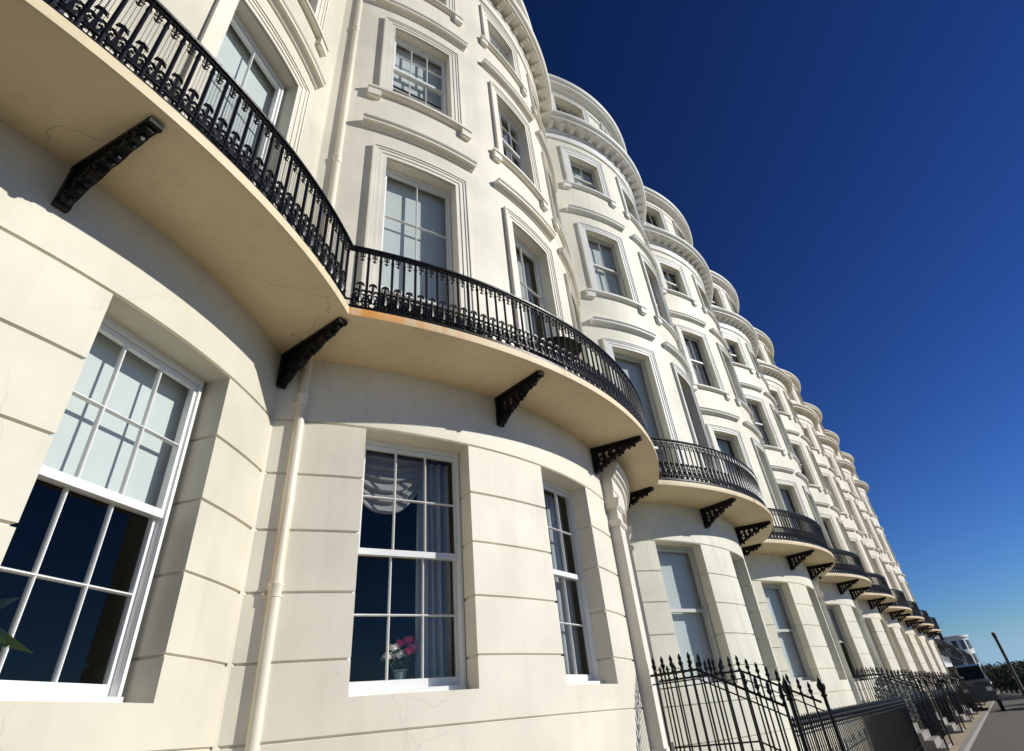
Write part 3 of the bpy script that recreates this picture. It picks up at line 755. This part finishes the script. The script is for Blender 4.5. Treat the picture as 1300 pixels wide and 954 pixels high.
# ------------------------------------------------------------------ far end: buildings, hedge, post, vehicles
WHITE = stucco('far_white', (.80,.80,.78), .4, 0, 0); GREYW = stucco('far_grey', (.60,.60,.58), .6, 0, 0)
FG = plain('far_glass', (.03,.035,.045), .1)
def rowhouse(x0, x1, y, label, zg=3.0, zt=8.2, verandah=True, bow=None):
    Bd = empty('seaside_building', (x0,y,0)); tag(Bd, label, 'building')
    L = x1-x0; m = MB(); m.box(0, L, .0, 9, 0, zt); m.box(-.1, L+.1, -.25, 9.1, zt, zt+.35); m.build('wall', WHITE, Bd)
    n = int(L/3.2)
    for i in range(n):
        xc = (i+.5)*L/n
        for za, zb in ((.9,2.9),(4.0,6.0),(6.6,7.8)):
            if zb > zt: continue
            w = MB(); w.box(xc-.6, xc+.6, -.03, .02, za, zb); wo = w.build('window', FG, Bd)
            f = MB()
            f.box(xc-.7, xc-.6, -.08, .01, za, zb); f.box(xc+.6, xc+.7, -.08, .01, za, zb); f.box(xc-.7, xc+.7, -.08, .01, zb, zb+.12); f.box(xc-.75, xc+.75, -.14, .01, za-.1, za); f.box(xc-.6, xc+.6, -.06, -.031, (za+zb)/2-.03, (za+zb)/2+.03)
            f.build('frame', GREYW, wo)
    if verandah:
        v = MB(); v.box(-.2, L, -1.5, -.001, zg+.3, zg+.42)
        for i in range(int(L/.28)):
            v.box(i*.28, i*.28+.05, -1.48, -1.44, zg+.42, zg+1.4)
        v.box(0, L, -1.5, -1.42, zg+1.4, zg+1.46); v.build('balcony', M['castiron'], Bd)
        c = MB()
        for i in range(int(L/1.6)+1): c.box(i*1.6, i*1.6+.06, -1.49, -1.43, zg+1.46, zg+2.9)
        c.prism(Vector((0,0,zg+2.9)), Y, Z, X, [(-1.6,0),(-1.55,.07),(-.8,.3),(-.002,.4),(-.002,.3),(-.8,.2)], -.2, L); c.build('canopy', plain('canopy_lead', (.07,.075,.08), .5), Bd)
    return Bd
rowhouse(84, 112, 5.6, 'white building with dark iron verandah just beyond the cream terrace', 2.6, 8.8)
rowhouse(114, 146, 5.2, 'lower white building with a shallow verandah beyond the first verandah building', 2.4, 6.0)
# round-fronted white building
R_ = empty('seaside_building', (168,6.6,0)); tag(R_, 'white round-fronted building with a dark chimney, farthest before the dark hedge', 'building')
m = MB(); m.lathe((0,0,0), [(3.2,0),(3.2,9.3),(3.45,9.4),(3.45,9.8),(3.0,9.9)], 28); m.box(-3,14,0.3,9,0,9.2); m.build('wall', WHITE, R_)
for zz in (4.6, 7.2):
    for q in range(5):
        a = pi+.15+q*.5; w = MB(); c_ = Vector((3.2*cos(a),3.2*sin(a),0)); u = Vector((-sin(a),cos(a),0)); v = Vector((cos(a),sin(a),0))
        w.obox(c_, u, v, Z, (-.45,.45), (-.1,.03), (zz,zz+1.7)); w.build('window', FG, R_)
m = MB(); m.box(-3.4,-1.0,1,3,9.2,10.6); m.tube([(-2.7,1.6,10.6),(-2.7,1.6,11.4)], .22, 8); m.tube([(-1.7,1.6,10.6),(-1.7,1.6,11.4)], .22, 8); m.build('chimney', plain('sooty_brick', (.06,.05,.045), .9), R_)
rowhouse(188, 215, 4.4, 'pale grey building at the very end, right of the round-fronted one', 2.4, 8.4, False)

def tree(name, label, x, y, h, r, n, col, rnd, group):
    T = empty(name, (x,y,0)); tag(T, label, 'tree' if name == 'tree' else 'bush', group)
    m = MB(); m.tube([(0,0,0),(.05,.03,h*.4),(.1,0,h*.8)], [.14,.10,.03], 8)
    for q in range(7):
        a = q*2.4; z0 = h*(.2+.08*q); m.tube([(.05,0,z0),(r*.4*cos(a),r*.4*sin(a),z0+h*.12),(r*.8*cos(a),r*.8*sin(a),z0+h*.22)], [.05,.03,.01], 5)
    m.build('trunk', M['bark'], T)
    m = MB()
    for q in range(11):
        a = rnd.uniform(0,2*pi); rr = rnd.uniform(.1,.65)*r; cz = rnd.uniform(.28,.80)*h; s = rnd.uniform(.32,.55)*r
        leafball(m, (rr*cos(a), rr*sin(a), cz), s, s, s*.75, n//11, .13, rnd, shell=.2)
    m.build('crown', col, T)
rnd = random.Random(11)
words = ['first','second','third','fourth','fifth','sixth','seventh','eighth','ninth','tenth','eleventh','twelfth']
spots = []
for i in range(11):
    X_ = 112-i*4.0; f = (.0235-.0052*i)
    spots.append((X_, X_*f, 1.6+X_*(.0135+rnd.uniform(-.0015,.003)) ))
for i, (x, y, h) in enumerate(spots):
    tree('bush', 'dark evergreen bush on the skyline by the black post, %s from the left' % words[i], x, y, h*1.03, 2.3, 2200, M['leafdark'], rnd, 'dark bushes on the skyline')
# post
Pm = MB(); 
Pm.lathe((0,0,0), [(.16,0),(.16,.7),(.11,.8),(.095,4.0),(.13,4.05),(.13,4.30),(.10,4.36)], 12)
po = Pm.build('post', plain('black_post', (.012,.012,.013), .5)); po.location = (58,-.45,0); tag(po, 'plain black round post rising above the dark bushes at the right', 'post')

def car(x, y, rz, L, Wd, Ht, colr, name, label, van=False):
    C = empty(name, (x,y,0), rz); tag(C, label, 'van' if van else 'car')
    if van: prof = [(-.5,.22),(-.5,.55),(-.47,.62),(-.30,.68),(-.24,.96),(-.10,1.0),(.42,1.0),(.47,.95),(.5,.55),(.5,.22)]
    else: prof = [(-.5,.25),(-.5,.45),(-.47,.55),(-.26,.62),(-.15,.94),(-.08,1.0),(.20,1.0),(.27,.96),(.40,.68),(.48,.62),(.5,.5),(.5,.25)]
    rows = []
    m = MB(); n = len(prof); secs = [(-.5,.94,.0),(-.47,1.0,1),(.47,1.0,1),(.5,.94,.0)]
    vs = []
    for s_, k_, _ in secs:
        for a, b in prof:
            inn = .10 if b > .66 else 0
            vs.append((a*L*(.985 if abs(s_) > .48 else 1), s_*Wd*(1-inn*1.6), b*Ht*(k_ if b > .8 else 1)))
    fs = [(i*n+j, (i+1)*n+j, (i+1)*n+(j+1)%n, i*n+(j+1)%n) for i in range(3) for j in range(n)]
    fs += [tuple(range(n)), tuple(range(4*n-1,3*n-1,-1))]
    m.add(vs, fs); bo = m.build('body', colr, C, 35)
    bm_ = bo.modifiers.new('b', 'BEVEL'); bm_.width = .03; bm_.segments = 2
    g = MB(); a0, a1 = (-.22,.38) if van else (-.16,.30)
    for q in (-1, 1):
        yy = q*Wd*.425
        g.prism(Vector((0,yy,0)), X, Z, Y, [(a0*L-.12,.68*Ht),(a0*L+.1,.92*Ht),(a1*L-.05,.92*Ht),(a1*L+.08,.68*Ht)], -.01, .01)
    g.build('side_window', M['carglass'], C)
    ws = MB(); (xa,za),(xb,zb) = ((-.298,.69),(-.243,.94)) if van else ((-.25,.64),(-.16,.92))
    ws.add([(xa*L-.02,-Wd*.38,za*Ht),(xa*L-.02,Wd*.38,za*Ht),(xb*L-.02,Wd*.34,zb*Ht),(xb*L-.02,-Wd*.34,zb*Ht),(xa*L+.02,-Wd*.38,za*Ht),(xa*L+.02,Wd*.38,za*Ht),(xb*L+.02,Wd*.34,zb*Ht),(xb*L+.02,-Wd*.34,zb*Ht)],
      [(0,3,2,1),(4,5,6,7),(0,1,5,4),(1,2,6,5),(2,3,7,6),(3,0,4,7)]); ws.build('windscreen', M['carglass'], C)
    for wx in (-.32,.32):
        for q in (-1, 1):
            w = MB(); y0 = q*Wd*.46
            w.tube([(wx*L,y0-.10,.32),(wx*L,y0+.10,.32)], .32, 18); wo = w.build('wheel', M['rubber'], C)
            r_ = MB(); r_.tube([(wx*L,y0+q*.09,.32),(wx*L,y0+q*.115,.32)], .19, 14); r_.build('rim', M['chrome'], wo)
    for q in (-1, 1):
        l = MB(); l.box(-.505*L,-.485*L,q*Wd*.36-.13,q*Wd*.36+.13,.42*Ht,.50*Ht); l.build('headlight', M['lamp'], C)
    return C
car(50, 1.75, 0.02, 4.9, 1.6, 2.45, plain('grey_van_paint', (.05,.055,.06), .25), 'parked_van', 'dark grey van parked half on the pavement below the far verandahs', True)
car(50, -1.9, .0, 4.3, 1.75, 1.5, plain('dark_blue_paint', (.03,.035,.06), .2), 'parked_car', 'dark blue car parked at the right edge below the post')
car(57, -2.2, .0, 4.3, 1.75, 1.5, plain('silver_paint', (.35,.36,.38), .25, .5), 'parked_car', 'silver car parked beyond the dark blue one')

# ------------------------------------------------------------------ camera
RM = Matrix([[0.605389, -0.41136, -0.681386], [-0.791109, -0.405065, -0.458332], [-0.087467, 0.81652, -0.570653]])
cam = bpy.data.cameras.new('camera'); co = bpy.data.objects.new('camera', cam); COL.objects.link(co)
co.matrix_world = Matrix.Translation((0,0,1.6)) @ RM.to_4x4()
cam.sensor_width = 36; cam.lens = 36*708.246/1300; cam.shift_y = -45/1300; cam.clip_end = 4000; cam.clip_start = .05
SC.camera = co

# ------------------------------------------------------------------ light
EL, AZ = radians(26.5), radians(30)          # azimuth from -Y towards +X
sd = Vector((sin(AZ)*cos(EL), -cos(AZ)*cos(EL), sin(EL)))
sl = bpy.data.lights.new('sun', 'SUN'); sl.energy = 4.3; sl.angle = radians(.53); sl.color = (1,.972,.895)
so = bpy.data.objects.new('sun', sl); COL.objects.link(so); so.rotation_euler = sd.to_track_quat('Z','Y').to_euler()
w = bpy.data.worlds.new('World'); SC.world = w; w.use_nodes = True; nt = w.node_tree; nt.nodes.clear()
out = nt.nodes.new('ShaderNodeOutputWorld'); bg = nt.nodes.new('ShaderNodeBackground'); sk = nt.nodes.new('ShaderNodeTexSky')
sk.sky_type = 'NISHITA'; sk.sun_disc = False; sk.sun_elevation = EL; sk.sun_rotation = math.atan2(sd.x, sd.y)
sk.air_density = 1.0; sk.dust_density = 0.0; sk.ozone_density = 3.0; sk.altitude = 0
def vm(op, a, b):
    n = nt.nodes.new('ShaderNodeVectorMath'); n.operation = op; nt.links.new(a, n.inputs[0]); n.inputs[1].default_value = (b,b,b); return n.outputs[0]
gm = nt.nodes.new('ShaderNodeGamma'); gm.inputs[1].default_value = 1.75       # polarised, deep winter sky
nt.links.new(vm('MULTIPLY', sk.outputs[0], .07), gm.inputs[0])
tn = nt.nodes.new('ShaderNodeVectorMath'); tn.operation = 'MULTIPLY'; nt.links.new(vm('MULTIPLY', gm.outputs[0], 14.0), tn.inputs[0]); tn.inputs[1].default_value = (.78,.99,1.45)
sp = nt.nodes.new('ShaderNodeSeparateColor'); cb = nt.nodes.new('ShaderNodeCombineColor'); nt.links.new(tn.outputs[0], sp.inputs[0])
def sm(op, a, b):
    n = nt.nodes.new('ShaderNodeMath'); n.operation = op
    for i, x in enumerate((a, b)):
        if hasattr(x, 'links'): nt.links.new(x, n.inputs[i])
        else: n.inputs[i].default_value = x
    return n.outputs[0]
nt.links.new(sm('MINIMUM', sp.outputs[0], sm('MULTIPLY', sp.outputs[1], .62)), cb.inputs[0]); nt.links.new(sp.outputs[1], cb.inputs[1])
nt.links.new(sm('MAXIMUM', sp.outputs[2], sm('MULTIPLY', sp.outputs[1], 1.35)), cb.inputs[2])
nt.links.new(cb.outputs[0], bg.inputs[0]); bg.inputs[1].default_value = .10; nt.links.new(bg.outputs[0], out.inputs[0])
SC.view_settings.view_transform = 'Standard'; SC.view_settings.look = 'None'; SC.view_settings.exposure = .06; SC.view_settings.gamma = 1
SC.view_settings.use_curve_mapping = False
SC.cycles.max_bounces = 8; SC.cycles.transparent_max_bounces = 12; SC.cycles.diffuse_bounces = 4
